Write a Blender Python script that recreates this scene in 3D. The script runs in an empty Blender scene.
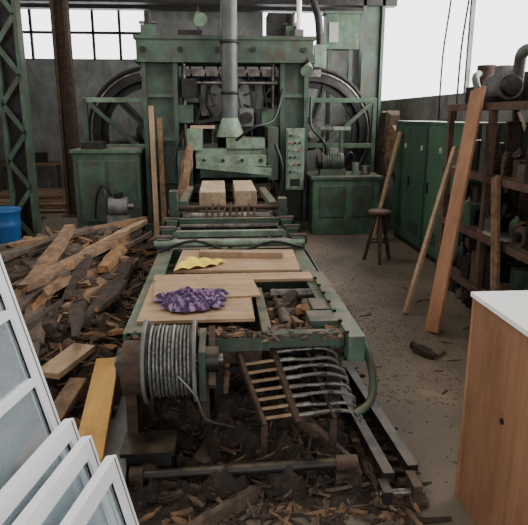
import bpy, math, random
from mathutils import Vector, Matrix, noise, Euler
random.seed(7)
S=bpy.context.scene
# ---------------- materials ----------------
def mat(name,c1,c2=None,scale=6,rough=.7,metal=0,bump=.2,stretch=(1,1,1),detail=6,c3=None,p=(.35,.65),spec=.3,grime=0,dust=0,gcol=(.045,.032,.022)):
    m=bpy.data.materials.new(name);m.use_nodes=True
    nt=m.node_tree;N=nt.nodes;L=nt.links
    b=N['Principled BSDF'];b.inputs['Roughness'].default_value=rough;b.inputs['Metallic'].default_value=metal
    b.inputs['Specular IOR Level'].default_value=spec
    if c2 is None:c2=tuple(x*.75 for x in c1)
    tc=N.new('ShaderNodeTexCoord');mp=N.new('ShaderNodeMapping');mp.inputs['Scale'].default_value=stretch
    L.new(tc.outputs['Object'],mp.inputs['Vector'])
    nz=N.new('ShaderNodeTexNoise');nz.inputs['Scale'].default_value=scale;nz.inputs['Detail'].default_value=detail;nz.inputs['Roughness'].default_value=.65
    L.new(mp.outputs['Vector'],nz.inputs['Vector'])
    cr=N.new('ShaderNodeValToRGB');cr.color_ramp.elements[0].position=p[0];cr.color_ramp.elements[1].position=p[1]
    cr.color_ramp.elements[0].color=(*c2,1);cr.color_ramp.elements[1].color=(*c1,1)
    if c3:
        e=cr.color_ramp.elements.new(min(.95,p[1]+.08));e.color=(*c3,1)
    L.new(nz.outputs['Fac'],cr.inputs['Fac']);col=cr.outputs['Color']
    def mixin(fac,c,colr):
        mx=N.new('ShaderNodeMix');mx.data_type='RGBA';L.new(fac,mx.inputs[0]);L.new(c,mx.inputs[6]);mx.inputs[7].default_value=(*colr,1);return mx.outputs[2]
    if grime:
        n3=N.new('ShaderNodeTexNoise');n3.inputs['Scale'].default_value=3.1;n3.inputs['Detail'].default_value=12;n3.inputs['Roughness'].default_value=.75
        mp3=N.new('ShaderNodeMapping');mp3.inputs['Scale'].default_value=(2,2,.9);L.new(tc.outputs['Object'],mp3.inputs['Vector']);L.new(mp3.outputs['Vector'],n3.inputs['Vector'])
        mr=N.new('ShaderNodeMapRange');mr.inputs[1].default_value=.44;mr.inputs[2].default_value=.66;mr.inputs[4].default_value=grime
        L.new(n3.outputs['Fac'],mr.inputs[0]);col=mixin(mr.outputs[0],col,gcol)
    if dust:
        ge=N.new('ShaderNodeNewGeometry');sx=N.new('ShaderNodeSeparateXYZ');L.new(ge.outputs['Normal'],sx.inputs[0])
        m1=N.new('ShaderNodeMapRange');m1.inputs[1].default_value=.5;m1.inputs[2].default_value=.95;m1.inputs[4].default_value=dust;L.new(sx.outputs[2],m1.inputs[0])
        n4=N.new('ShaderNodeTexNoise');n4.inputs['Scale'].default_value=9;n4.inputs['Detail'].default_value=8;L.new(tc.outputs['Object'],n4.inputs['Vector'])
        m2=N.new('ShaderNodeMapRange');m2.inputs[1].default_value=.38;m2.inputs[2].default_value=.6;L.new(n4.outputs['Fac'],m2.inputs[0])
        mu=N.new('ShaderNodeMath');mu.operation='MULTIPLY';L.new(m1.outputs[0],mu.inputs[0]);L.new(m2.outputs[0],mu.inputs[1])
        col=mixin(mu.outputs[0],col,(.17,.125,.08))
    L.new(col,b.inputs['Base Color'])
    if bump:
        n2=N.new('ShaderNodeTexNoise');n2.inputs['Scale'].default_value=scale*4;n2.inputs['Detail'].default_value=4
        L.new(mp.outputs['Vector'],n2.inputs['Vector'])
        bp=N.new('ShaderNodeBump');bp.inputs['Strength'].default_value=bump;bp.inputs['Distance'].default_value=.01
        L.new(n2.outputs['Fac'],bp.inputs['Height']);L.new(bp.outputs['Normal'],b.inputs['Normal'])
    return m
def woodmat(name,c1,c2,ax,sc=3,rough=.65,bump=.15):
    st=[22,22,22];st[ax]=1.1
    return mat(name,c1,c2,sc,rough,0,bump,tuple(s*.25 for s in st),8,None,(.3,.7),grime=.45,gcol=tuple(x*.4 for x in c2))
M={}
RU=(.05,.033,.02)
M['green']=mat('green_paint',(.056,.100,.070),(.024,.042,.030),5,.45,grime=.85,dust=.8,gcol=RU)
M['lgreen']=mat('light_green_paint',(.20,.28,.205),(.11,.16,.115),5,.5,grime=.75,dust=.6,gcol=RU)
M['mgreen']=mat('mid_green_paint',(.072,.142,.090),(.036,.075,.048),5,.45,grime=.85,dust=.7,gcol=RU)
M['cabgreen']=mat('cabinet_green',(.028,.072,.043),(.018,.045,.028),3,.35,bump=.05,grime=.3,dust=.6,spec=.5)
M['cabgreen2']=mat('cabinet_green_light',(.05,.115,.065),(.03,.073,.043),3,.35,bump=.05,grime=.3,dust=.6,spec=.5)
M['dark']=mat('dark_steel',(.027,.024,.021),(.009,.0085,.008),8,.45,.3,dust=.45)
M['black']=mat('black_rubber',(.012,.012,.012),(.006,.006,.006),8,.5)
M['steel']=mat('worn_steel',(.26,.245,.22),(.08,.07,.055),12,.4,.7,grime=.7)
M['rust']=mat('rusty_steel',(.085,.050,.032),(.028,.019,.014),14,.75,.2,.5,dust=.4)
M['grey']=mat('grey_paint',(.17,.172,.163),(.085,.086,.080),7,.5,grime=.6,dust=.5)
M['duct']=mat('duct_paint',(.065,.078,.074),(.034,.040,.039),4,.4,grime=.5)
M['cable']=mat('wire_rope',(.24,.235,.215),(.06,.056,.05),60,.45,.5)
M['wall']=mat('plaster_wall',(.21,.21,.195),(.12,.12,.11),1.5,.9,grime=.6,gcol=(.06,.056,.048))
M['concrete']=mat('concrete',(.22,.213,.195),(.12,.116,.105),3,.9,bump=.4,grime=.5,gcol=(.06,.053,.045))
M['ceil']=mat('ceiling_panels',(.08,.08,.08),(.05,.05,.05),2,.9)
M['floor']=mat('dusty_floor',(.150,.115,.082),(.072,.057,.044),1.0,.7,bump=.35,detail=15,c3=(.215,.158,.10),p=(.34,.60),spec=.3)
M['white']=mat('white_pvc',(.88,.89,.90),(.82,.83,.85),3,.4,bump=0,spec=.4)
M['whitep']=mat('white_laminate',(.84,.81,.76),(.74,.71,.66),3,.4,bump=0)
M['label']=mat('label_plate',(.30,.29,.25),None,3,.5,bump=0)
M['ply']=woodmat('plywood',(.42,.28,.165),(.26,.165,.09),0)
M['plybox']=woodmat('plywood_box',(.32,.165,.09),(.20,.096,.05),2,3,.5,.05)
M['plank']=woodmat('plank_orange',(.36,.18,.095),(.24,.11,.055),2)
M['yellow']=woodmat('yellow_pine',(.58,.32,.09),(.42,.21,.05),1)
M['pale']=woodmat('pale_wood',(.37,.255,.155),(.23,.148,.085),1)
M['beamw']=mat('timber',(.42,.31,.20),(.25,.175,.11),9,.8,stretch=(3,.7,3),grime=.4)
M['w1']=mat('wood_tan',(.24,.14,.074),(.095,.054,.030),9,.85,bump=.6,stretch=(2,1,2),grime=.65)
M['w2']=mat('wood_grey',(.115,.080,.054),(.045,.031,.022),9,.9,bump=.7,stretch=(2,1,2),grime=.6)
M['w3']=mat('wood_orange',(.29,.15,.062),(.13,.064,.027),9,.85,bump=.6,stretch=(2,1,2),grime=.5)
M['bark']=mat('bark',(.056,.036,.025),(.018,.0125,.009),12,.95,bump=1)
M['bark2']=mat('bark_soil',(.040,.028,.020),(.013,.010,.0075),18,.95,bump=1)
M['dust']=mat('sawdust',(.25,.18,.11),(.16,.11,.065),25,.95,bump=.8)
M['purple']=mat('purple_cloth',(.070,.038,.092),(.028,.017,.044),14,.9,bump=.5)
M['pink']=mat('pink_cloth',(.33,.20,.33),(.11,.055,.13),22,.9,bump=.5)
M['paper']=mat('yellow_fabric',(.74,.57,.08),(.62,.46,.05),5,.8,bump=0)
M['blue']=mat('blue_plastic',(.012,.08,.24),(.01,.06,.17),4,.45,bump=0)
M['red']=mat('red_paint',(.4,.03,.02),None,4,.5,bump=0)
M['shelfw']=mat('shelf_rust',(.105,.058,.037),(.05,.03,.02),8,.8,dust=.5)
g=bpy.data.materials.new('window_glass');g.use_nodes=True
nt=g.node_tree;nt.nodes.clear();o=nt.nodes.new('ShaderNodeOutputMaterial');mx=nt.nodes.new('ShaderNodeMixShader')
t=nt.nodes.new('ShaderNodeBsdfTransparent');t.inputs[0].default_value=(.90,.94,.95,1);gl=nt.nodes.new('ShaderNodeBsdfPrincipled')
gl.inputs['Base Color'].default_value=(.62,.70,.74,1);gl.inputs['Roughness'].default_value=.15
mx.inputs[0].default_value=.30;nt.links.new(t.outputs[0],mx.inputs[1]);nt.links.new(gl.outputs[0],mx.inputs[2]);nt.links.new(mx.outputs[0],o.inputs[0])
M['glass']=g
# ---------------- builder ----------------
class B:
    def __init__(s):s.v=[];s.f=[];s.m=[];s.sm=[];s.mats=[]
    def mi(s,k):
        if k not in s.mats:s.mats.append(k)
        return s.mats.index(k)
    def add(s,vs,fs,k,smooth=False):
        o=len(s.v);s.v+= [tuple(x) for x in vs];i=s.mi(k)
        for f in fs:s.f.append([o+x for x in f]);s.m.append(i);s.sm.append(smooth)
    def box(s,c,d,k,rot=None,taper=1):
        R=Euler(rot).to_matrix() if rot is not None and not isinstance(rot,Matrix) else (rot or Matrix.Identity(3))
        vs=[]
        for z in(-.5,.5):
            q=taper if z>0 else 1
            for x,y in((-.5,-.5),(.5,-.5),(.5,.5),(-.5,.5)):
                vs.append(Vector(c)+R@Vector((x*d[0]*q,y*d[1]*q,z*d[2])))
        s.add(vs,[(3,2,1,0),(4,5,6,7),(0,1,5,4),(1,2,6,5),(2,3,7,6),(3,0,4,7)],k)
    def bb(s,x0,x1,y0,y1,z0,z1,k):s.box(((x0+x1)/2,(y0+y1)/2,(z0+z1)/2),(abs(x1-x0),abs(y1-y0),abs(z1-z0)),k)
    def beam(s,p0,p1,w,t,k,up=(0,0,1)):
        p0=Vector(p0);p1=Vector(p1);z=(p1-p0);l=z.length;z=z.normalized();u=Vector(up)
        x=u.cross(z)
        if x.length<.01:x=Vector((1,0,0)).cross(z)
        x.normalize();y=z.cross(x);R=Matrix((x,y,z)).transposed()
        s.box((p0+p1)/2,(w,t,l),k,R)
    def lathe(s,c,axis,prof,k,seg=24,a0=0,a1=2*math.pi):
        z=Vector(axis).normalized();x=z.orthogonal().normalized();y=z.cross(x);c=Vector(c)
        full=abs(a1-a0-2*math.pi)<1e-4;n=seg if full else seg+1;vs=[]
        for i in range(n):
            a=a0+(a1-a0)*i/seg;d=x*math.cos(a)+y*math.sin(a)
            for r,h in prof:vs.append(c+d*r+z*h)
        m=len(prof);fs=[]
        for i in range(seg):
            j=(i+1)%n
            for q in range(m-1):fs.append((i*m+q,j*m+q,j*m+q+1,i*m+q+1))
        s.add(vs,fs,k,True)
    def cyl(s,p0,p1,r,k,seg=16,r2=None):
        p0=Vector(p0);p1=Vector(p1);h=(p1-p0).length;r2=r if r2 is None else r2
        z=(p1-p0).normalized();x=z.orthogonal().normalized();y=z.cross(x);vs=[]
        for i in range(seg):
            a=2*math.pi*i/seg;d=x*math.cos(a)+y*math.sin(a);vs+= [p0+d*r,p1+d*r2]
        s.add(vs,[(2*i,(2*i+2)%(2*seg),(2*i+3)%(2*seg),2*i+1) for i in range(seg)],k,True)
        s.add([vs[2*i] for i in range(seg)],[tuple(range(seg))[::-1]],k);s.add([vs[2*i+1] for i in range(seg)],[tuple(range(seg))],k)
    def tube(s,pts,r,k,seg=8,sub=4,closed=False):
        P=[Vector(p) for p in pts];n=len(P)
        if sub>1 and n>2:
            Q=[]
            for i in range(n-1):
                a=P[max(0,i-1)];b=P[i];c=P[i+1];d=P[min(n-1,i+2)]
                for j in range(sub):
                    t=j/sub;Q.append(.5*((2*b)+(c-a)*t+(2*a-5*b+4*c-d)*t*t+(3*b-a-3*c+d)*t**3))
            Q.append(P[-1]);P=Q
        n=len(P);vs=[];x=None
        for i in range(n):
            T=(P[min(n-1,i+1)]-P[max(0,i-1)]).normalized()
            x=T.orthogonal().normalized() if x is None else (x-T*x.dot(T)).normalized()
            y=T.cross(x)
            for q in range(seg):
                a=2*math.pi*q/seg;vs.append(P[i]+(x*math.cos(a)+y*math.sin(a))*r)
        fs=[(i*seg+q,i*seg+(q+1)%seg,(i+1)*seg+(q+1)%seg,(i+1)*seg+q) for i in range(n-1) for q in range(seg)]
        s.add(vs,fs,k,True);s.add(vs[:seg],[tuple(range(seg))[::-1]],k);s.add(vs[-seg:],[tuple(range(seg))],k)
    def slab(s,c,l,w,t,R,k,n=6,j=.25,bend=0):
        vs=[];c=Vector(c);ph=random.random()*9;th=random.uniform(.5,1)
        for i in range(n+1):
            u=i/n-.5;ww=w*(1+random.uniform(-j,j))*(random.uniform(.4,.9) if i in(0,n) else 1);tt=t*(1+random.uniform(-j,j))
            off=bend*math.sin(ph+u*4)
            for a,b in((-1,-1),(1,-1),(th,1),(-th,1)):
                vs.append(c+R@Vector((a*ww/2+off,u*l+random.uniform(-.02,.02)*l*(i in(0,n)),b*tt/2+off*.3)))
        fs=[(3,2,1,0)]
        for i in range(n):
            for q in range(4):
                a=i*4+q;b=i*4+(q+1)%4;fs.append((a,b,b+4,a+4))
        o=n*4;fs.append((o,o+1,o+2,o+3));s.add(vs,fs,k)
    def heap(s,x0,x1,y0,y1,hf,k,nx=60,ny=60,amp=.05,sc=6):
        vs=[]
        for j in range(ny+1):
            for i in range(nx+1):
                x=x0+(x1-x0)*i/nx;y=y0+(y1-y0)*j/ny
                h=hf(x,y)
                h+=amp*(noise.fractal(Vector((x*sc,y*sc,3)),1,2,4)+.3) if h>.02 else 0
                vs.append((x,y,max(h,.004)))
        s.add(vs,[(j*(nx+1)+i,j*(nx+1)+i+1,(j+1)*(nx+1)+i+1,(j+1)*(nx+1)+i) for j in range(ny) for i in range(nx)],k)
    def done(s,name,bevel=0,parent=None):
        me=bpy.data.meshes.new(name);me.from_pydata(s.v,[],s.f)
        for k in s.mats:me.materials.append(M[k])
        me.polygons.foreach_set('material_index',s.m);me.polygons.foreach_set('use_smooth',s.sm);me.update()
        o=bpy.data.objects.new(name,me);S.collection.objects.link(o)
        if bevel:
            b=o.modifiers.new('bevel','BEVEL');b.width=bevel;b.segments=2;b.limit_method='ANGLE';b.angle_limit=.9
        if parent:o.parent=parent
        return o
def rz(a,tx=0,ty=0):return Euler((tx,ty,a)).to_matrix()
R_=random.uniform
# ---------------- room ----------------
b=B();b.bb(-4.8,3.3,-1.5,12.5,-.1,0,'floor');b.done('floor')
b=B();b.bb(-4.8,3.3,-1.5,12.5,4.3,4.4,'ceil');b.done('ceiling')
def wall(name,axis,pos,u0,u1,z0,z1,holes,k,th=.15):
    us=sorted({u0,u1,*[h[0] for h in holes],*[h[1] for h in holes]});zs=sorted({z0,z1,*[h[2] for h in holes],*[h[3] for h in holes]})
    b=B()
    for i in range(len(us)-1):
        for j in range(len(zs)-1):
            cu=(us[i]+us[i+1])/2;cz=(zs[j]+zs[j+1])/2
            if any(h[0]<cu<h[1] and h[2]<cz<h[3] for h in holes):continue
            if axis=='y':b.bb(us[i],us[i+1],pos,pos+th,zs[j],zs[j+1],k)
            else:b.bb(pos,pos+th,us[i],us[i+1],zs[j],zs[j+1],k)
    return b.done(name)
HB=[(-4.1,-3.15,2.72,3.75),(-2.95,-1.4,2.72,3.75),(.9,2.2,2.85,3.8)]
wall('wall_back','y',12.35,-4.8,3.3,0,4.3,HB,'wall')
wall('wall_right','x',3.0,-1.5,12.35,0,4.3,[(3.0,11.6,1.9,4.1)],'concrete')
wall('wall_left','x',-4.8,-1.5,12.35,0,4.3,[(1.0,10.5,2.2,3.9)],'wall')
wall('added_light_block_wall','y',-1.5,-4.8,3.3,0,4.3,[(-2.0,1.7,0,3.0)],'wall')  # unseen wall behind the camera, added to cut the sky light coming in there
def win(name,axis,pos,u0,u1,z0,z1,nu,nz,k='dark'):
    b=B();t=.05
    def bar(a0,a1,c0,c1):
        if axis=='y':b.bb(a0,a1,pos,pos+t,c0,c1,k)
        else:b.bb(pos,pos+t,a0,a1,c0,c1,k)
    for i in range(nu+1):
        u=u0+(u1-u0)*i/nu;bar(u-.025,u+.025,z0,z1)
    for i in range(nz+1):
        z=z0+(z1-z0)*i/nz;bar(u0,u1,z-.025,z+.025)
    b.done(name)
win('window_1','y',12.4,*HB[0],2,2);win('window_2','y',12.4,*HB[1],3,2);win('window_3','y',12.4,*HB[2],2,1)
win('window_4','x',3.05,3.0,11.6,1.9,4.1,2,1,'grey');win('window_5','x',-4.75,1,10.5,2.2,3.9,8,2)
# roof structure
b=B()
for y,z in((10.2,3.42),(6.0,4.15),(2.5,4.15)):
    b.bb(-4.8,3.0,y,y+.2,z,z+.16,'dark')
b.bb(-4.8,3.0,11.6,11.8,3.55,3.8,'dark')
for x in(-3.4,-.6,1.9):b.bb(x,x+.12,-1,12.3,4.14,4.28,'dark')
b.done('ceiling_beams')
def column(name,x,y,w,k,lat=True,top=4.3):
    b=B();t=.05
    for sx in(-1,1):
        b.bb(x+sx*w/2-t/2,x+sx*w/2+t/2,y-.1,y+.1,0,top,k)
    if lat:
        n=12
        for i in range(n):
            z0=i*top/n;z1=(i+1)*top/n;s_=1 if i%2 else -1
            b.beam((x-s_*w/2,y-.09,z0),(x+s_*w/2,y-.09,z1),.06,.02,k,(0,1,0));b.beam((x+s_*w/2,y+.09,z0),(x-s_*w/2,y+.09,z1),.06,.02,k,(0,1,0))
        b.bb(x-w/2,x+w/2,y-.02,y+.02,0,top,'dark')
    else:b.bb(x-w/2,x+w/2,y-.02,y+.02,0,top,k)
    b.bb(x-w/2-.08,x+w/2+.08,y-.16,y+.16,0,.03,k)
    b.done(name)
column('steel_column',-2.62,8.0,.26,'green')
column('steel_column',-2.45,10.0,.2,'rust',False)
column('steel_column',2.62,10.3,.32,'green',False)
# ---------------- bandsaw machine ----------------
b=B()
for x0,x1 in((-1.05,-.56),(.88,1.28)):
    b.bb(x0,x0+.06,8.5,9.1,0,2.4,'green');b.bb(x1-.06,x1,8.5,9.1,0,2.4,'green');b.bb(x0+.06,x1-.06,8.62,9.0,0,2.4,'green')
    b.bb(x0-.05,x1+.05,8.4,9.2,0,.12,'green')
    for z in(.7,1.3,1.9):b.bb(x0+.06,x1-.06,8.55,8.62,z,z+.05,'mgreen')
b.bb(-1.1,1.33,8.45,9.1,2.38,2.68,'green');b.bb(-1.13,1.36,8.42,9.13,2.66,2.71,'green');b.bb(-1.13,1.36,8.42,9.13,2.36,2.4,'green')
for x in(-1,-.5,0,.5,1.2):b.cyl((x,8.41,2.53),(x,8.45,2.53),.035,'dark',10)
for x in(-.95,1.05):
    b.bb(x-.09,x+.09,8.55,8.8,2.7,2.86,'mgreen');b.cyl((x,8.68,2.86),(x,8.68,3.02),.05,'dark');b.cyl((x-.12,8.68,2.9),(x+.12,8.68,2.9),.02,'steel')
b.bb(.72,1.1,8.7,9.1,2.71,3.05,'dark');b.bb(-.55,-.2,8.75,9.05,2.71,2.82,'dark')
# back guts
b.bb(-.56,.88,9.75,9.8,0,2.3,'dark')
for z in(.5,.95,1.4,1.75,2.2):b.bb(-.56,.88,9.2,9.35,z,z+.09,'green')
for x in(-.35,-.1,.5,.75):b.bb(x,x+.07,9.15,9.3,.3,2.3,'green')
b.cyl((-.48,8.7,.3),(-.48,8.7,2.36),.03,'steel');b.cyl((.8,8.7,.3),(.8,8.7,2.36),.03,'steel')
b.bb(-.56,-.36,8.6,9.0,1.55,1.8,'mgreen');b.bb(.62,.88,8.6,9.0,1.5,1.75,'mgreen')
for i in range(6):
    x=-.4+i*.2;b.tube([(x,8.9,2.36),(x+.05,8.7,2.1),(x+.15,8.65,1.8-.07*i),(x+.05,8.6,1.5)],.014,'black')
b.cyl((-.5,8.6,2.1),(.85,8.6,2.1),.022,'steel');b.beam((-.3,8.55,1.55),(.7,8.55,1.75),.05,.05,'dark')
b.bb(.3,.5,8.5,8.7,1.5,1.75,'grey');b.cyl((.4,8.4,1.62),(.4,8.5,1.62),.08,'dark')
b.bb(-.5,-.3,8.45,8.65,1.9,2.15,'dark')
# guide arms and saw head
b.bb(-.32,.72,8.0,8.3,1.02,1.22,'lgreen');b.bb(-.30,.62,7.75,7.95,1.0,1.14,'lgreen');b.bb(-.26,.7,7.9,8.3,.84,1.0,'mgreen')
b.beam((-.30,7.7,1.03),(.68,7.7,.93),.07,.09,'lgreen')
b.bb(-.42,-.22,7.9,8.5,1.2,1.48,'lgreen');b.bb(-.38,-.05,8.1,8.4,1.48,1.52,'beamw')
b.bb(.1,.62,7.95,8.5,1.22,1.36,'lgreen');b.bb(.66,.8,7.95,8.6,.8,1.5,'green')
b.bb(-.56,-.36,8.0,8.5,.62,1.18,'green')
for x in(-.2,.05,.3,.55):b.cyl((x,7.72,1.08),(x,7.76,1.08),.025,'dark',8)
b.bb(-1.1,1.5,8.78,8.784,.52,.66,'steel');b.bb(-1.1,1.5,8.78,8.784,2.2,2.3,'steel')
b.bb(-.6,.9,8.0,8.8,.3,.5,'green');b.bb(-.5,.8,7.4,8.3,.3,.5,'dark')
b.tube([(-.5,8.3,1.4),(-.6,8.1,1.1),(-.55,8.0,.7),(-.5,7.9,.4)],.02,'black');b.tube([(.7,8.0,1.4),(.85,7.9,1.0),(.8,7.9,.6),(.7,7.9,.4)],.02,'black')
b.tube([(.2,8.0,1.3),(.45,7.8,1.5),(.75,8.1,1.6),(.9,8.4,2.0)],.018,'black')
saw=b.done('band_saw_machine',.008)
def wheel(cx):
    b=B();c=(cx,9.25,1.38);ax=(0,1,0)
    b.lathe(c,ax,[(.78,-.1),(.9,-.1),(.92,-.08),(.92,.08),(.9,.1),(.78,.1),(.78,-.1)],'dark',48)
    b.lathe(c,ax,[(.90,-.11),(.92,-.11),(.925,-.1),(.92,-.09),(.9,-.09)],'steel',48)
    b.lathe(c,ax,[(.68,-.03),(.79,-.03),(.79,.03),(.68,.03),(.68,-.03)],'dark',48)
    b.cyl((cx,9.05,1.38),(cx,9.45,1.38),.15,'green',24);b.cyl((cx,8.95,1.38),(cx,9.05,1.38),.07,'steel',16)
    b.lathe(c,ax,[(.14,-.12),(.26,-.06),(.26,.06),(.14,.12)],'dark',24)
    for i in range(6):
        a=i*math.pi/3+.25;d=Vector((math.cos(a),0,math.sin(a)));p=Vector(c)
        b.beam(p+d*.14,p+d*.8,.11,.05,'green',(0,1,0));b.beam(p+d*.14,p+d*.8,.03,.13,'dark',(0,1,0))
    b.done('band_saw_wheel',.004,saw)
wheel(-1.0);wheel(1.42)
for cx,sd in((-1.0,-1),(1.42,1)):
    b=B();y=8.95
    b.lathe((cx,9.35,1.38),(0,1,0),[(.97,-.12),(1.0,-.12),(1.0,.3),(.97,.3),(.97,-.12)],'dark',48)
    for z in(1.84,1.17):
        b.bb(cx-.98,cx+.98,y,y+.05,z,z+.07,'lgreen' if sd<0 else 'mgreen')
    b.beam((cx+sd*.9,y+.02,1.84),(cx+sd*.2,y+.02,1.2),.06,.03,'green',(0,1,0))
    b.bb(cx+sd*.95-.03,cx+sd*.95+.03,y,y+.08,0,1.9,'green')
    b.done('wheel_guard',.004,saw)
b=B();b.bb(-2.0,-1.1,8.2,8.9,.08,1.17,'green');b.bb(-2.03,-1.07,8.17,8.93,1.15,1.2,'mgreen');b.bb(-1.95,-1.15,8.25,8.85,0,.08,'dark')
b.bb(-1.93,-1.58,8.18,8.2,.2,1.05,'green');b.bb(-1.53,-1.16,8.18,8.2,.2,1.05,'green');b.bb(-1.6,-1.57,8.15,8.18,.55,.7,'steel')
b.bb(-1.9,-1.6,8.3,8.6,1.2,1.3,'dark');b.done('machine_base_cabinet',.008,saw)
b=B();b.bb(1.3,2.25,8.05,8.8,0,.8,'mgreen');b.bb(1.27,2.28,8.02,8.83,.78,.83,'green')
b.bb(1.4,1.75,8.03,8.05,.25,.7,'green');b.bb(1.85,2.15,8.03,8.05,.25,.7,'green')
b.done('hydraulic_power_cabinet',.008,saw)
b=B();b.cyl((1.45,8.25,1.02),(1.75,8.25,1.02),.12,'green');b.bb(1.42,1.78,8.15,8.35,.83,.92,'green')
b.cyl((1.38,8.25,1.02),(1.45,8.25,1.02),.1,'dark');b.bb(1.55,1.68,8.18,8.3,1.12,1.2,'grey')
for i in range(7):b.lathe((1.49+i*.035,8.25,1.02),(1,0,0),[(.12,-.005),(.135,-.005),(.135,.005),(.12,.005)],'green',20)
b.cyl((1.95,8.3,.83),(1.95,8.3,1.0),.05,'lgreen');b.cyl((2.1,8.3,.83),(2.1,8.3,.95),.07,'steel');b.tube([(1.75,8.25,1.0),(1.85,8.2,1.15),(1.95,8.3,1.0)],.015,'black')
b.tube([(1.5,8.2,1.1),(1.45,8.1,1.3),(1.3,8.3,1.5),(1.3,8.4,1.9)],.018,'black')
b.cyl((1.5,8.4,.83),(1.5,8.4,1.5),.02,'steel');b.bb(1.42,1.6,8.3,8.36,1.46,1.5,'steel');b.cyl((1.75,8.4,.83),(1.75,8.4,1.45),.03,'green');b.bb(1.62,1.88,8.35,8.45,1.45,1.5,'lgreen')
b.done('hydraulic_pump_motor',0,saw)
b=B();b.bb(.94,1.2,8.25,8.4,.62,1.48,'lgreen');b.bb(.96,1.18,8.235,8.25,.64,1.46,'lgreen')
for j in range(6):
    for i in range(3):
        b.cyl((1.0+i*.065,8.21,1.38-j*.1),(1.0+i*.065,8.235,1.38-j*.1),.016,['dark','red','grey','dark','label'][(i*2+j)%5],10)
b.bb(1.0,1.14,8.225,8.236,.68,.78,'black');b.bb(1.03,1.1,8.4,8.52,.9,1.1,'dark')
b.done('control_panel',.004,saw)
b=B();c=Vector((.17,8.95,1.87))
b.cyl(c-Vector((0,.1,0)),c+Vector((0,.4,0)),.34,'grey',32);b.lathe(c-Vector((0,.1,0)),(0,-1,0),[(.34,0),(.36,.02),(.3,.05),(.22,.06),(.12,.12),(.001,.12)],'grey',32)
for i in range(20):
    a=i*math.pi/10;d=Vector((math.cos(a),0,math.sin(a)));b.beam(c+d*.35-Vector((0,.05,0)),c+d*.35+Vector((0,.38,0)),.03,.015,'dark')
    if i%2:b.beam(c+d*.13-Vector((0,.16,0)),c+d*.3-Vector((0,.16,0)),.03,.015,'dark',(0,1,0))
b.bb(-.25,-.02,8.9,9.1,1.65,2.1,'grey');b.bb(-.1,.45,8.9,9.3,1.42,1.52,'green');b.bb(.42,.58,8.8,9.1,1.6,2.0,'green')
b.cyl((.6,8.85,1.5),(.6,8.85,2.1),.07,'grey')
b.done('electric_motor',0,saw)
b=B();b.cyl((.16,8.2,1.62),(.16,8.2,4.28),.11,'duct',24)
for z in(1.95,2.6,3.2):b.lathe((.16,8.2,z),(0,0,1),[(.11,-.02),(.125,-.02),(.125,.02),(.11,.02)],'dark',24)
b.cyl((.16,8.2,1.37),(.16,8.2,1.62),.2,'lgreen',24,.11);b.done('extraction_duct',0,saw)
b=B();b.cyl((1.13,8.5,2.72),(1.13,8.5,4.28),.035,'whitep');b.bb(1.07,1.19,8.44,8.56,2.71,2.8,'grey');b.done('conduit_pipe',0,saw)
b=B();b.tube([(.35,9.8,4.25),(.9,9.8,4.1),(1.35,9.8,3.7),(1.6,9.8,3.2),(1.65,9.8,2.6)],.06,'dark',12,8);b.bb(1.55,1.74,9.7,9.84,2.3,2.75,'lgreen');b.done('curved_duct')
b=B();b.bb(1.75,2.3,9.85,10.1,2.7,3.25,'mgreen');b.bb(1.72,2.33,9.82,10.12,3.23,3.27,'green');b.bb(1.8,1.86,9.9,10.0,0,2.7,'green');b.bb(2.15,2.21,9.9,10.0,0,2.7,'green')
b.bb(1.8,1.95,9.83,9.85,2.8,3.1,'label');b.done('switch_box')
for x,y,z,a in((-.25,8.2,2.95,.5),(1.25,8.3,2.33,-.5)):
    b=B();b.cyl((x,y,z),(x+.09*math.sin(a),y-.14,z-.1),.03,'lgreen',16,.09);b.cyl((x,y,z),(x,y+.1,z+.05),.03,'dark');b.tube([(x,y+.1,z+.05),(x,y+.25,z+.1),(x,y+.3,z-.25),(x,8.52,2.66)],.012,'dark');b.done('work_lamp',0,saw)
for i,(x,t,k) in enumerate(((-.93,1.78,'pale'),(-.82,1.62,'w1'))):
    b=B();b.beam((x+.04,8.1,0),(x,8.42,t),.07,.03,k,(0,1,0));b.done('leaning_plank')
b=B();b.slab((-.42,7.4,.95),.7,.14,.12,Euler((1.25,.2,.1)).to_matrix(),'w1');b.done('wood_offcut')
# ---------------- debris helper ----------------
def chips(b,n,xr,yr,zf,ls,ws,ts,ks,tilt=.5,ang=None,aj=.6,n_=3):
    for _ in range(n):
        x=R_(*xr);y=R_(*yr);a=R_(0,math.pi) if ang is None else ang+random.gauss(0,aj)
        l=R_(*ls);w=R_(*ws);t=R_(*ts)
        b.slab((x,y,zf(x,y)+t/2),l,w,t,rz(a,R_(-tilt,tilt),R_(-tilt,tilt)),random.choice(ks),n=n_,j=.35,bend=w*.15)
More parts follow.
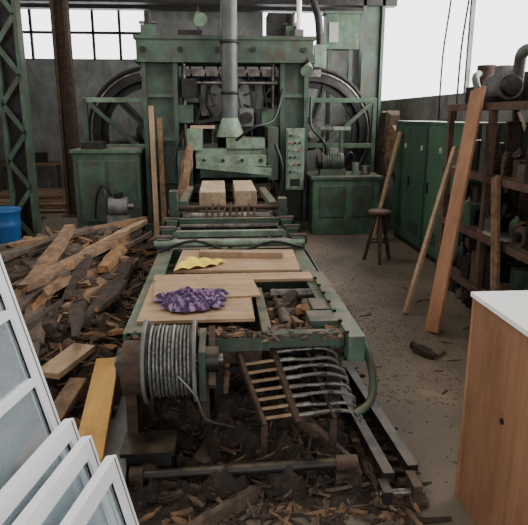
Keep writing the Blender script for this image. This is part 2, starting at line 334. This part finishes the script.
# ---------------- log carriage / conveyor ----------------
L0,L1=-.475,.645
b=B()
for x,s_ in((L0,1),(L1,-1)):
    b.bb(x-.02,x+.02,2.75,7.2,.42,.6,'mgreen');b.bb(min(x,x+s_*.09),max(x,x+s_*.09),2.75,7.2,.585,.605,'mgreen');b.bb(min(x,x+s_*.09),max(x,x+s_*.09),2.75,7.2,.42,.44,'green')
    for y in(3.3,4.3,5.3,6.3,7.1):b.bb(x-.04,x+.04,y-.05,y+.05,0,.42,'green')
for y in(3.78,4.62,5.35,6.05,6.8):b.bb(L0,L1,y,y+.07,.48,.6,'green')
for y in(4.82,5.2,5.62,6.2,6.6):
    b.cyl((L0+.06,y,.6),(L1-.06,y,.6),.045,'steel',20);b.cyl((L0-.02,y,.6),(L0+.07,y,.6),.07,'dark');b.cyl((L1-.07,y,.6),(L1+.02,y,.6),.07,'dark')
b.cyl((L0-.05,4.55,.66),(L1+.03,4.55,.66),.03,'lgreen');b.cyl((L0-.02,5.9,.74),(L1,5.9,.74),.025,'rust')
b.bb(L0+.02,L1-.02,4.95,5.02,.63,.68,'lgreen');b.bb(L0+.05,L1-.05,5.42,5.48,.66,.71,'green')
for x in(L0+.02,L1-.02):
    for y in(4.6,5.0,5.45,5.9):
        b.bb(x-.05,x+.05,y-.06,y+.06,.6,.7,'green');b.cyl((x-.07,y,.68),(x+.07,y,.68),.045,'dark',12)
b.bb(L0-.03,L0+.05,5.8,5.95,.6,.92,'green');b.bb(L1-.05,L1+.03,5.8,5.95,.6,.84,'green')
b.beam((L0+.1,5.9,.78),(L0+.12,7.2,.78),.08,.06,'green');b.beam((L1-.1,5.9,.76),(L1-.12,7.2,.76),.08,.06,'green')
for i in range(9):b.beam((-.15+i*.06,5.75,.6),(-.13+i*.06,5.85,.76+R_(-.04,.04)),.02,.03,'rust')
b.tube([(L0,4.4,.63),(-.2,4.38,.72),(.1,4.36,.63),(.4,4.4,.7),(L1,4.5,.63)],.012,'black')
b.tube([(L1+.03,3.2,.55),(L1+.08,3.8,.5),(L1+.06,4.6,.56),(L1+.09,5.4,.45),(L1+.04,6.2,.55)],.014,'black')
b.tube([(L1+.03,3.2,.5),(L1+.1,3.9,.38),(L1+.06,4.8,.48),(L1+.07,5.6,.35)],.012,'black')
b.bb(L0+.05,L1-.05,2.9,7.0,.30,.33,'dark')
chips(b,260,(L0+.1,L1-.1),(4.5,6.9),lambda x,y:.34+R_(0,.03),(.04,.22),(.02,.06),(.008,.025),['w1','w2','bark','bark'],.3)
chips(b,60,(L0+.02,L1-.02),(4.4,6.9),lambda x,y:.60,(.03,.12),(.01,.03),(.005,.015),['w1','w2','bark'],.2)
# front end frame
b.bb(L0,L1,2.72,2.78,.5,.57,'green');b.bb(-.42,.2,2.76,2.82,.42,.57,'rust')
b.bb(.22,.62,2.66,2.72,.54,.61,'green');b.bb(.6,.68,2.55,3.75,.5,.63,'mgreen');b.bb(.2,.25,2.72,3.5,.5,.6,'green')
b.bb(.45,.6,2.78,2.95,.5,.63,'green');b.bb(.5,.62,3.0,3.2,.5,.62,'green')
b.cyl((.3,3.42,.58),(.6,3.42,.58),.03,'steel');b.cyl((.35,2.95,.54),(.35,3.35,.54),.035,'rust')
for x in(-.40,.58):b.bb(x-.04,x+.04,2.78,2.86,0,.5,'rust')
b.beam((-.1,2.78,.5),(-.2,2.95,.0),.05,.05,'rust');b.bb(-.05,.0,2.8,2.85,0,.5,'dark')
b.cyl((-.45,3.1,.25),(.6,3.1,.25),.03,'rust');b.bb(-.45,.6,3.6,3.66,.2,.4,'dark')
b.tube([(.63,2.8,.6),(.69,2.66,.56),(.72,2.55,.45),(.70,2.48,.33),(.62,2.45,.28)],.02,'green',8,6)
for i in range(7):b.cyl((.60+.0,2.6+i*.16,.632),(.60,2.6+i*.16,.645),.012,'dark',8)
chips(b,45,(.2,.66),(2.6,2.8),lambda x,y:.60,(.03,.1),(.01,.03),(.005,.015),['w1','w2','bark'],.2)
chips(b,60,(-.45,.2),(2.72,2.84),lambda x,y:.575,(.03,.1),(.01,.03),(.005,.02),['w1','w2','bark','bark'],.3)
car=b.done('log_carriage',.004)
b=B()
for i in range(9):
    t=i/8;y=2.72-.03*i;z=.535-.034*i;x=.24+.012*i;q=R_(-.01,.01)
    b.tube([(x,y+.05,z-.02),(x+.05,y,z+.01),(x+.16,y,z+.015+q),(x+.25,y-.01+q,z+.02),(x+.31+q,y-.01,z-.005),(x+.32,y,z-.045)],.0085,'cable' if i%2 else 'grey',8,5)
    b.cyl((x+.02,y,z+.005),(x+.09,y,z+.012),.013,'steel',8);b.cyl((x+.19,y,z+.017),(x+.22,y,z+.018),.014,'dark',8)
    if i>1:b.beam((x-.16,y+.02,z-.02),(x+.0,y+.02,z),.014,.010,'pale')
b.beam((.24,2.75,.53),(.35,2.46,.24),.03,.03,'rust');b.beam((.40,2.75,.53),(.52,2.46,.25),.02,.04,'dark');b.beam((.08,2.72,.48),(.19,2.46,.23),.02,.03,'rust')
b.beam((.19,2.48,.23),(.19,2.48,.0),.03,.03,'rust');b.beam((.52,2.47,.25),(.52,2.47,.0),.03,.03,'rust')
for i in range(4):b.tube([(.3+.05*i,2.8,.5),(.28+.06*i,2.7,.38-.02*i),(.33+.06*i,2.75,.2),(.3+.1*i,3.0,.12)],.011,'black',8,5)
b.done('hydraulic_hose_bank',0,car)
b=B();yc=2.5;zc=.56
b.cyl((-.49,yc,zc),(.0,yc,zc),.025,'steel')
for x in(-.335,-.135):b.cyl((x-.008,yc,zc),(x+.008,yc,zc),.165,'dark',40)
for i in range(11):
    x=-.318+i*.0168;b.lathe((x,yc,zc),(1,0,0),[(.13,-.009),(.155+R_(0,.012),-.006),(.165+R_(-.006,.006),0),(.158,.006),(.13,.009)],'cable',40)
for x in(-.345,-.125):b.lathe((x,yc,zc),(1,0,0),[(.165,-.008),(.19,-.008),(.19,.008),(.165,.008),(.165,-.008)],'grey',40)
b.cyl((-.45,yc,zc-.03),(-.36,yc,zc-.03),.125,'rust',24);b.cyl((-.475,yc,zc-.03),(-.45,yc,zc-.03),.09,'dark',20)
b.bb(-.45,-.40,yc-.03,yc+.3,.0,.45,'rust');b.bb(-.11,-.08,yc-.06,yc+.25,.38,.62,'green');b.bb(-.11,-.07,yc+.15,yc+.25,0,.4,'rust')
b.cyl((-.08,yc,zc),(-.02,yc,zc),.06,'dark');b.beam((-.05,yc-.08,zc-.1),(-.05,yc+.2,zc+.08),.03,.03,'rust')
b.tube([(-.2,yc-.16,zc),(-.12,yc-.17,zc-.1),(-.08,yc-.1,zc-.25),(.05,2.6,.15)],.006,'cable')
b.done('cable_reel',0,car)
b=B();b.bb(-.44,.17,2.86,3.62,.607,.625,'ply');b.bb(-.44,.60,3.6,3.76,.607,.625,'ply');b.box((-.1,3.45,.631),(.62,.5,.01),'ply',(0,0,.08));b.done('plywood_sheet')
b=B();b.box((.12,4.12,.625),(.86,.62,.018),'ply',(0,0,-.04));b.done('plywood_sheet')
b=B();b.box((.15,4.2,.655),(.62,.09,.04),'pale',(0,0,-.12));b.done('timber_lath')
b=B()
vs=[];n=14
for j in range(n+1):
    for i in range(n+1):
        u=i/n-.5;v=j/n-.5;vs.append((-.14+.28*u+.08*v,3.96+.24*v*(1-u),.64+.02*abs(math.sin(u*9+v*4))))
b.add(vs,[(j*(n+1)+i,j*(n+1)+i+1,(j+1)*(n+1)+i+1,(j+1)*(n+1)+i) for j in range(n) for i in range(n)],'paper',True);b.done('yellow_work_glove')
def cloth(name,cx,cy,z,w,d,k,k2,seed):
    b=B();n=90;vs=[]
    for j in range(n+1):
        for i in range(n+1):
            u=i/n-.5;v=j/n-.5
            a=math.atan2(v,u);r=max(abs(u),abs(v))*2
            rad=(.8+.42*noise.noise(Vector((math.cos(a)*2.2+seed,math.sin(a)*2.2,0)))+.2*noise.noise(Vector((math.cos(a)*6,math.sin(a)*6,seed))))*.5*r
            x=cx+w*rad*math.cos(a)*1.15;y=cy+d*rad*math.sin(a)*1.15
            q=Vector((x*10+seed,y*10,1));q2=q+Vector((noise.noise(q)*1.6,noise.noise(q+Vector((5,5,5)))*1.6,0))
            h=(1-abs(noise.noise(q2))*2.4)*.032+(1-abs(noise.noise(q2*2.3))*2)*.014
            vs.append((x,y,z+max(0,h)*max(0,1-r**6)))
    for kk,sel in((k,0),(k2,1)):
        b.add(vs,[(j*(n+1)+i,j*(n+1)+i+1,(j+1)*(n+1)+i+1,(j+1)*(n+1)+i) for j in range(n) for i in range(n) if (noise.noise(Vector((i*.20,j*.13,seed)))>.13)==bool(sel)],kk,True)
    b.done(name)
cloth('purple_cloth',-.15,3.14,.642,.44,.40,'purple','pink',2.3)
for x0,x1,y0 in((-.22,.06,6.2),(.165,.40,6.3)):
    b=B();b.bb(x0,x1,y0,7.35,.65,.86,'beamw');b.done('timber_beam',.006)
# ---------------- debris ----------------
def pit(x,y):
    e=min((x+.52)/.12,(.66-x)/.12,(y-2.12)/.25,1);return max(0,e)*(.05+.2*max(0,min(1,(y-2.5)/1.0)))
b=B();b.heap(-.54,.68,2.1,5.2,pit,'bark2',80,140,.10,9)
chips(b,900,(-.48,.6),(2.2,3.5),lambda x,y:pit(x,y)+.01,(.03,.14),(.01,.04),(.005,.015),['bark','bark2','bark2','bark','w2'],.6)
chips(b,220,(-.45,.55),(2.2,3.3),lambda x,y:pit(x,y)+.02,(.06,.28),(.005,.018),(.004,.01),['w1','w2','w2','bark'],.5)
chips(b,160,(-.4,.85),(2.0,2.3),lambda x,y:.005,(.04,.2),(.01,.03),(.004,.012),['w1','w2','bark','bark'],.12)
b.slab((.02,2.95,.35),.42,.05,.05,Euler((1.1,.3,.3)).to_matrix(),'w1');b.slab((.45,2.6,.12),.5,.06,.04,rz(.6,.2),'w2');b.slab((-.05,2.6,.1),.5,.09,.03,rz(-.3,.1),'w2')
b.slab((-.02,2.12,.03),.5,.07,.05,rz(-.9),'w2')
b.done('bark_debris_pile')
b=B();b.bb(.26,.6,2.8,3.55,.44,.46,'dark')
chips(b,40,(.28,.56),(2.85,3.5),lambda x,y:.47+R_(0,.08),(.08,.2),(.03,.06),(.02,.045),['w1','w3','w2','w2','bark'],.35);b.done('wood_block_scraps')
def ph(x,y):
    cx=-1.3-.10*(y-4.5);w=.95
    e=max(0,1-((x-cx)/w)**2);ey=max(0,min(1,(y-2.2)/1.3))*max(0,min(1,(7.7-y)/1.6));return .36*e**.7*ey
b=B();b.heap(-2.4,-.56,2.2,7.7,ph,'bark',80,130,.10,6)
W=['w1','w2','w2','w2','w1','w3','bark','bark','bark']
chips(b,130,(-2.0,-.80),(3.3,7.0),lambda x,y:ph(x,y)+R_(-.02,.08),(.5,1.5),(.04,.13),(.015,.05),W,.12,-.05,.35,7)
chips(b,800,(-2.2,-.64),(2.4,7.2),lambda x,y:ph(x,y)+R_(-.02,.06),(.06,.34),(.012,.07),(.006,.03),W,.55)
chips(b,1400,(-2.1,-.62),(2.3,6.0),lambda x,y:ph(x,y)+R_(0,.06),(.08,.3),(.004,.018),(.004,.010),['w1','w3','w2','dust','bark','bark'],.5)
for c,l,w,a,k in(((-1.15,4.9,.50),2.3,.15,-.12,'w1'),((-1.40,4.6,.52),2.1,.12,.08,'w1'),((-1.75,5.3,.48),2.0,.15,-.35,'w2'),((-1.0,5.6,.42),2.0,.15,.05,'w3'),((-.9,4.4,.40),1.4,.12,-.2,'w1'),((-1.5,6.4,.42),1.8,.16,-.7,'w1'),((-2.0,6.2,.35),1.8,.15,-1.1,'w2'),((-1.2,3.7,.42),1.1,.12,.3,'w2'),((-1.9,5.0,.40),1.5,.2,-.9,'w2'),((-1.05,5.9,.46),1.6,.10,-.25,'pale')):
    b.slab(c,l,w,.045,rz(a,R_(-.05,.08)),k,10,.2,.03)
b.done('scrap_wood_pile')
for c,l,w,a,tx,k in(((-.60,2.60,.30),.92,.125,.085,.06,'yellow'),((-.86,3.05,.34),.36,.14,-.35,.05,'pale'),((-.80,2.55,.26),.7,.09,-.1,.08,'w1')):
    b=B();b.box(c,(w,l,.035),k,rz(a,tx));b.done('loose_plank',.003)
b=B();b.box((-.55,3.0,.07),(.13,1.7,.14),'concrete',(0,0,.07));b.box((-.67,3.0,.03),(.06,1.7,.06),'rust',(0,0,.07));b.done('floor_kerb')
b=B()
def rail(x0,y0,x1,y1,z=.0):
    b.beam((x0,y0,z+.015),(x1,y1,z+.015),.10,.03,'rust',(0,0,1));b.beam((x0,y0,z+.06),(x1,y1,z+.06),.02,.08,'rust',(0,0,1));b.beam((x0,y0,z+.11),(x1,y1,z+.11),.05,.03,'dark',(0,0,1))
rail(.655,3.6,.72,2.2);rail(.79,3.3,.845,2.25)
for i in range(12):b.bb(.69+.0,.83,2.3+i*.09,2.33+i*.09,.0,.06,'dark')
b.bb(.64,.88,2.12,2.2,0,.03,'rust');b.bb(.80,.84,2.10,2.22,0,.12,'rust');b.bb(.67,.71,2.1,2.2,0,.10,'dark');b.cyl((.66,2.14,.07),(.86,2.14,.07),.015,'steel')
chips(b,160,(.64,.88),(2.1,3.5),lambda x,y:.03,(.03,.12),(.01,.03),(.005,.015),['w1','w2','bark','bark'],.4)
b.done('floor_rail_track')
b=B();b.cyl((-.40,2.3,.10),(.58,2.3,.12),.026,'dark',16);b.cyl((-.42,2.3,.1),(-.36,2.3,.1),.045,'rust');b.cyl((.5,2.3,.12),(.6,2.3,.12),.035,'rust')
b.bb(-.44,-.24,2.33,2.46,0,.2,'dark');b.bb(-.46,-.22,2.3,2.49,.19,.21,'dark');b.bb(.5,.62,2.27,2.36,0,.08,'rust');b.bb(-.44,-.36,2.26,2.34,0,.06,'rust');b.cyl((-.34,2.4,.1),(-.34,2.3,.1),.05,'rust');b.done('tie_bar',0,car)
b=B()
chips(b,1100,(.95,2.3),(2.2,8.0),lambda x,y:.001,(.006,.03),(.004,.012),(.002,.005),['dust','dust','dust','w1'],.08)
chips(b,900,(.95,1.6),(3.0,5.5),lambda x,y:.001,(.006,.02),(.004,.010),(.002,.004),['dust'],.08)
chips(b,22,(1.0,2.1),(2.8,5.5),lambda x,y:.003,(.05,.12),(.01,.02),(.004,.01),['w1','w2'],.08)
b.slab((1.42,3.75,.03),.22,.07,.04,rz(.5,.1),'bark');b.slab((1.52,3.7,.02),.15,.03,.02,rz(-.9),'w1')
b.done('wood_chips')
b=B();chips(b,300,(-4.2,-2.9),(8.8,9.9),lambda x,y:.002,(.03,.2),(.01,.06),(.004,.02),['dust','w1','w2','bark'],.08);b.done('wood_chips')
# ---------------- right side ----------------
def cabinet(name,y0,y1,h,k):
    b=B();x=2.42
    b.bb(x,2.97,y0,y1,.08,h,k);b.bb(x+.03,2.95,y0+.02,y1-.02,0,.08,'dark')
    m=(y0+y1)/2
    for a,c in((y0+.03,m-.008),(m+.008,y1-.03)):
        b.bb(x-.018,x,a,c,.12,h-.04,k);b.bb(x-.04,x-.018,c-.07,c-.05,h*.5,h*.5+.12,'dark')
        b.bb(x-.021,x-.018,a+.1,a+.18,h*.8,h*.84,'label')
        for i in range(5):b.bb(x-.023,x-.018,a+.1,c-.1,.22+i*.03,.235+i*.03,'dark')
    b.bb(x-.02,2.98,y0-.01,y1+.01,h,h+.025,k);b.done(name,.005)
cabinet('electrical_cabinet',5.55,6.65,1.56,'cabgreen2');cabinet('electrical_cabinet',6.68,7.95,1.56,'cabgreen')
b=B();X0,X1,Y0,Y1=2.13,2.75,3.7,5.4
for y in(Y0,4.55,Y1):
    for x in(X0,X1):b.bb(x,x+.05,y-.03,y+.03,0,1.74,'shelfw')
for z in(.22,.68,1.16,1.72):
    b.bb(X0,X1+.05,Y0-.03,Y1+.03,z,z+.03,'shelfw');b.bb(X0-.01,X0+.02,Y0-.03,Y1+.03,z-.03,z+.03,'shelfw')
b.beam((X1+.03,Y0,.1),(X1+.03,Y1,1.7),.04,.02,'shelfw');shelf=b.done('storage_shelf',.003)
b=B()
def clutter(b,z,hmax,n,seed):
    random.seed(seed)
    for xb in(2.25,2.42,2.62):
        y=3.76
        while y<5.3:
            w=R_(.06,.17);h=R_(.08,hmax);k=random.choice(['dark','rust','grey','w2','shelfw','dark','w1','green','black','steel','dark'])
            t=random.random();xc=xb+R_(-.03,.03)
            if t<.35:b.box((xc,y+w/2,z+h/2),(R_(.1,.16),w,h),k,(0,0,R_(-.2,.2)))
            elif t<.6:b.lathe((xc,y+w/2,z),(0,0,1),[(.001,0),(w*.42,0),(w*.45,h*.1),(w*.45,h*.7),(w*.3,h*.85),(w*.15,h*.9),(w*.15,h),(.001,h)],k,20)
            elif t<.8:
                b.cyl((xc-.07,y+w/2,z+w/2),(xc+.06,y+w/2,z+w/2),w/2,k);b.cyl((xc-.11,y+w/2,z+w/2),(xc-.07,y+w/2,z+w/2),w/4,'dark')
            else:
                for q in range(4):b.tube([(xc-.08,y+.02,z+.03+q*.03),(xc,y+w*.6,z+.05+q*.035),(xc+.08,y+w,z+.03+q*.03)],.014,k,6,4)
            y+=w+.01
clutter(b,.25,.34,0,1);clutter(b,.71,.38,0,2);clutter(b,1.19,.45,0,5);clutter(b,.0,.18,0,6)
b.box((2.25,4.4,.725),(.2,.4,.025),'label',(0,0,.1));b.done('shelf_spare_parts',0,shelf)
random.seed(11)
b=B()
def motor(y,z,r,l,k,x=2.4):
    b.cyl((x,y-l/2,z+r+.03),(x,y+l/2,z+r+.03),r,k,20);b.cyl((x,y-l/2-.04,z+r+.03),(x,y-l/2,z+r+.03),r*.7,'dark',20,r*.9);b.cyl((x,y+l/2,z+r+.03),(x,y+l/2+.1,z+r+.03),.02,'steel')
    for i in range(8):b.lathe((x,y-l/2+l*(i+.5)/8,z+r+.03),(0,1,0),[(r,-.006),(r*1.09,-.006),(r*1.09,.006),(r,.006)],k,20)
    b.bb(x-.1,x+.1,y-l/3,y+l/3,z,z+.05,'dark');b.bb(x-.05,x+.05,y-.06,y+.06,z+2*r,z+2*r+.09,'grey')
motor(4.2,1.75,.11,.36,'dark');motor(4.75,1.75,.10,.3,'grey',2.3);b.bb(2.25,2.5,5.1,5.35,1.75,1.9,'dark');b.cyl((2.37,5.22,1.9),(2.37,5.22,2.08),.08,'rust')
motor(4.5,1.75,.11,.34,'dark',2.62);motor(5.1,1.75,.09,.3,'rust',2.62)
b.tube([(2.3,4.0,2.0),(2.3,4.15,2.1),(2.3,4.45,2.12),(2.35,4.6,2.02),(2.4,4.7,1.85)],.045,'grey',12,6);b.cyl((2.6,4.9,1.75),(2.6,4.9,2.0),.09,'dark')
b.tube([(2.2,4.9,1.78),(2.18,5.0,1.95),(2.25,5.1,2.0)],.03,'grey',10,6)
b.done('spare_motors')
def lean(name,p0,p1,w,t,k,up):
    b=B();b.beam(p0,p1,w,t,k,up);b.done(name,.003)
lean('leaning_board',(1.63,4.15,.01),(2.09,4.72,1.86),.16,.025,'plank',(1,.3,0))
lean('leaning_board',(1.56,4.6,.01),(2.09,5.1,1.38),.05,.03,'pale',(1,.3,0))
lean('leaning_board',(2.02,7.5,.01),(2.36,7.6,1.45),.10,.03,'pale',(1,0,0))
lean('leaning_board',(2.02,3.9,.01),(2.10,4.3,1.2),.10,.03,'w1',(1,0,0))
b=B();sx,sy=1.82,6.45;b.lathe((sx,sy,.56),(0,0,1),[(.001,-.01),(.11,-.01),(.13,.005),(.135,.03),(.12,.045),(.001,.045)],'rust',28)
for i in range(3):
    a=i*2.094+.4;b.beam((sx+.04*math.cos(a),sy+.04*math.sin(a),.56),(sx+.17*math.cos(a),sy+.17*math.sin(a),0),.035,.03,'rust')
b.lathe((sx,sy,.25),(0,0,1),[(.1,-.008),(.115,-.008),(.115,.008),(.1,.008),(.1,-.008)],'dark',24);b.cyl((sx,sy,.25),(sx,sy,.56),.02,'dark');b.done('round_stool')
b=B();b.bb(1.03,1.75,1.1,2.2,0,.93,'plybox');b.bb(1.02,1.76,1.09,2.21,.93,.95,'whitep');b.bb(1.026,1.03,1.1,1.12,0,.93,'pale');b.bb(1.026,1.03,2.18,2.2,0,.93,'plank')
b.cyl((1.024,1.87,.55),(1.03,1.87,.55),.012,'black',12);b.done('plywood_crate',.003)
b=B();b.lathe((-2.74,7.45,0),(0,0,1),[(.001,0),(.18,0),(.20,.03),(.21,.3),(.22,.32),(.21,.34),(.22,.48),(.24,.50),(.23,.52),(.2,.50),(.18,.1),(.001,.1)],'blue',32);b.done('blue_tub')
b=B();y=7.98;b.cyl((-1.5,y,.45),(-1.25,y,.45),.13,'grey',20);b.bb(-1.52,-1.23,y-.12,y+.12,0,.34,'grey');b.cyl((-1.25,y,.45),(-1.17,y,.45),.04,'steel');b.bb(-1.43,-1.32,y-.06,y+.06,.56,.64,'dark')
b.tube([(-1.45,y-.05,.6),(-1.55,y-.1,.75),(-1.65,y-.05,.6),(-1.7,y,.3)],.015,'black');b.done('small_gear_motor')
b=B()
for i in range(5):b.box((-3.3+R_(-.05,.05),10.8,.05+i*.06),(1.3,1.0,.05),random.choice(['pale','w1','beamw']),(0,0,R_(-.08,.08)))
b.done('board_stack')
b=B();b.bb(-4.2,-3.2,11.6,12.2,.7,.76,'w1')
for x in(-4.15,-3.25):
    for y in(11.65,12.15):b.bb(x-.03,x+.03,y-.03,y+.03,0,.7,'w2')
b.bb(-4.0,-3.7,11.8,12.1,.76,1.0,'grey');b.bb(-3.6,-3.4,11.8,12.0,.76,.95,'dark');b.done('work_bench')
lean('leaning_board',(-2.95,8.5,.01),(-2.95,8.9,1.3),.09,.03,'plank',(0,1,0));
b=B();b.tube([(-3.2,10.1,0),(-3.2,10.1,4.2)],.04,'rust',10,1);b.bb(-3.3,-3.1,10.0,10.2,0,.03,'rust');b.done('steel_pipe')
for x,y in((2.9,7.6),(2.85,6.9)):
    b=B();b.tube([(x,y,4.28),(x+.02,y,3.2),(x-.02,y+.05,2.4),(x,y+.1,1.6)],.012,'black',8,6);b.done('hanging_cable')
b=B();b.bb(2.5,2.95,8.6,9.5,0,.75,'grey');b.slab((2.7,9.0,.9),.8,.4,.3,rz(.1),'w2');b.slab((2.7,8.8,1.2),.5,.28,.5,rz(.3),'w1');b.slab((2.68,9.2,1.4),.4,.3,.6,rz(.1),'w2');b.done('machine_covers')
# ---------------- PVC window sashes ----------------
def sash(fx,tx,tz,y0,ln,muntin=0,w=.055,t=.036):
    b=B();d=Vector((-.20,-1,0)).normalized();Bp=Vector((fx,y0,0));Tp=Vector((tx,y0,tz));up=(Tp-Bp);h=up.length;u=up.normalized();n=d.cross(u).normalized()
    R=Matrix((d,u,n)).transposed()
    def bar(a0,a1,c0,c1,k='white',tt=t,off=0):b.box(Bp+d*(a0+a1)/2+u*(c0+c1)/2+n*off,(a1-a0,c1-c0,tt),k,R)
    bar(0,w,0,h);bar(ln-w,ln,0,h);bar(w,ln-w,0,w);bar(w,ln-w,h-w,h)
    bar(w,ln-w,w,h-w,'glass',.008)
    for i in range(muntin):
        c=h*(i+1)/(muntin+1);bar(w,ln-w,c-.016,c+.016,'white',.03)
    for off in(-1,1):
        bar(w*.3,w*.4,0,h,'grey',.002,off*t*.51);bar(w,w+.008,w,h-w,'black',.012)
        bar(w,ln-w,h-w-.008,h-w,'black',.012)
    b.done('pvc_window_sash',.004)
sash(-.485,-.83,1.5,1.97,.9,5,.055)
sash(-.40,-.535,.635,1.86,.85,0)
sash(-.335,-.465,.60,1.80,.8,0)
sash(-.25,-.375,.56,1.74,.7,0)
# ---------------- light ----------------
w=bpy.data.worlds.new('sky');S.world=w;w.use_nodes=True;bg=w.node_tree.nodes['Background'];bg.inputs[0].default_value=(.98,.98,1,1);bg.inputs[1].default_value=4.0
def area(name,loc,rot,sx,sy,e,col=(1,1,1)):
    l=bpy.data.lights.new(name,'AREA');l.shape='RECTANGLE';l.size=sx;l.size_y=sy;l.energy=e;l.color=col
    o=bpy.data.objects.new(name,l);o.location=loc;o.rotation_euler=rot;S.collection.objects.link(o)
area('daylight_right',(3.6,7.3,3.0),(0,math.radians(90),0),2.4,8.8,560,(1,.975,.94))
area('added_fill_1',(-1.0,2.2,4.1),(0,0,0),2.5,2.0,80,(1,.95,.87))  # added fill lamp below the closed ceiling; the roof has no opening here
area('added_fill_2',(-.8,6.5,4.1),(0,0,0),3.0,1.6,80,(1,.95,.87))  # another added overhead fill, brightens the saw area without a real source
# ---------------- camera ----------------
cd=bpy.data.cameras.new('camera');c=bpy.data.objects.new('camera',cd);S.collection.objects.link(c);S.camera=c
cd.sensor_fit='HORIZONTAL';cd.sensor_width=36;cd.lens=36*580/528;cd.clip_start=.05
c.location=(0,0,1.65);c.rotation_euler=(math.radians(90-14.2),0,-math.asin(.076))
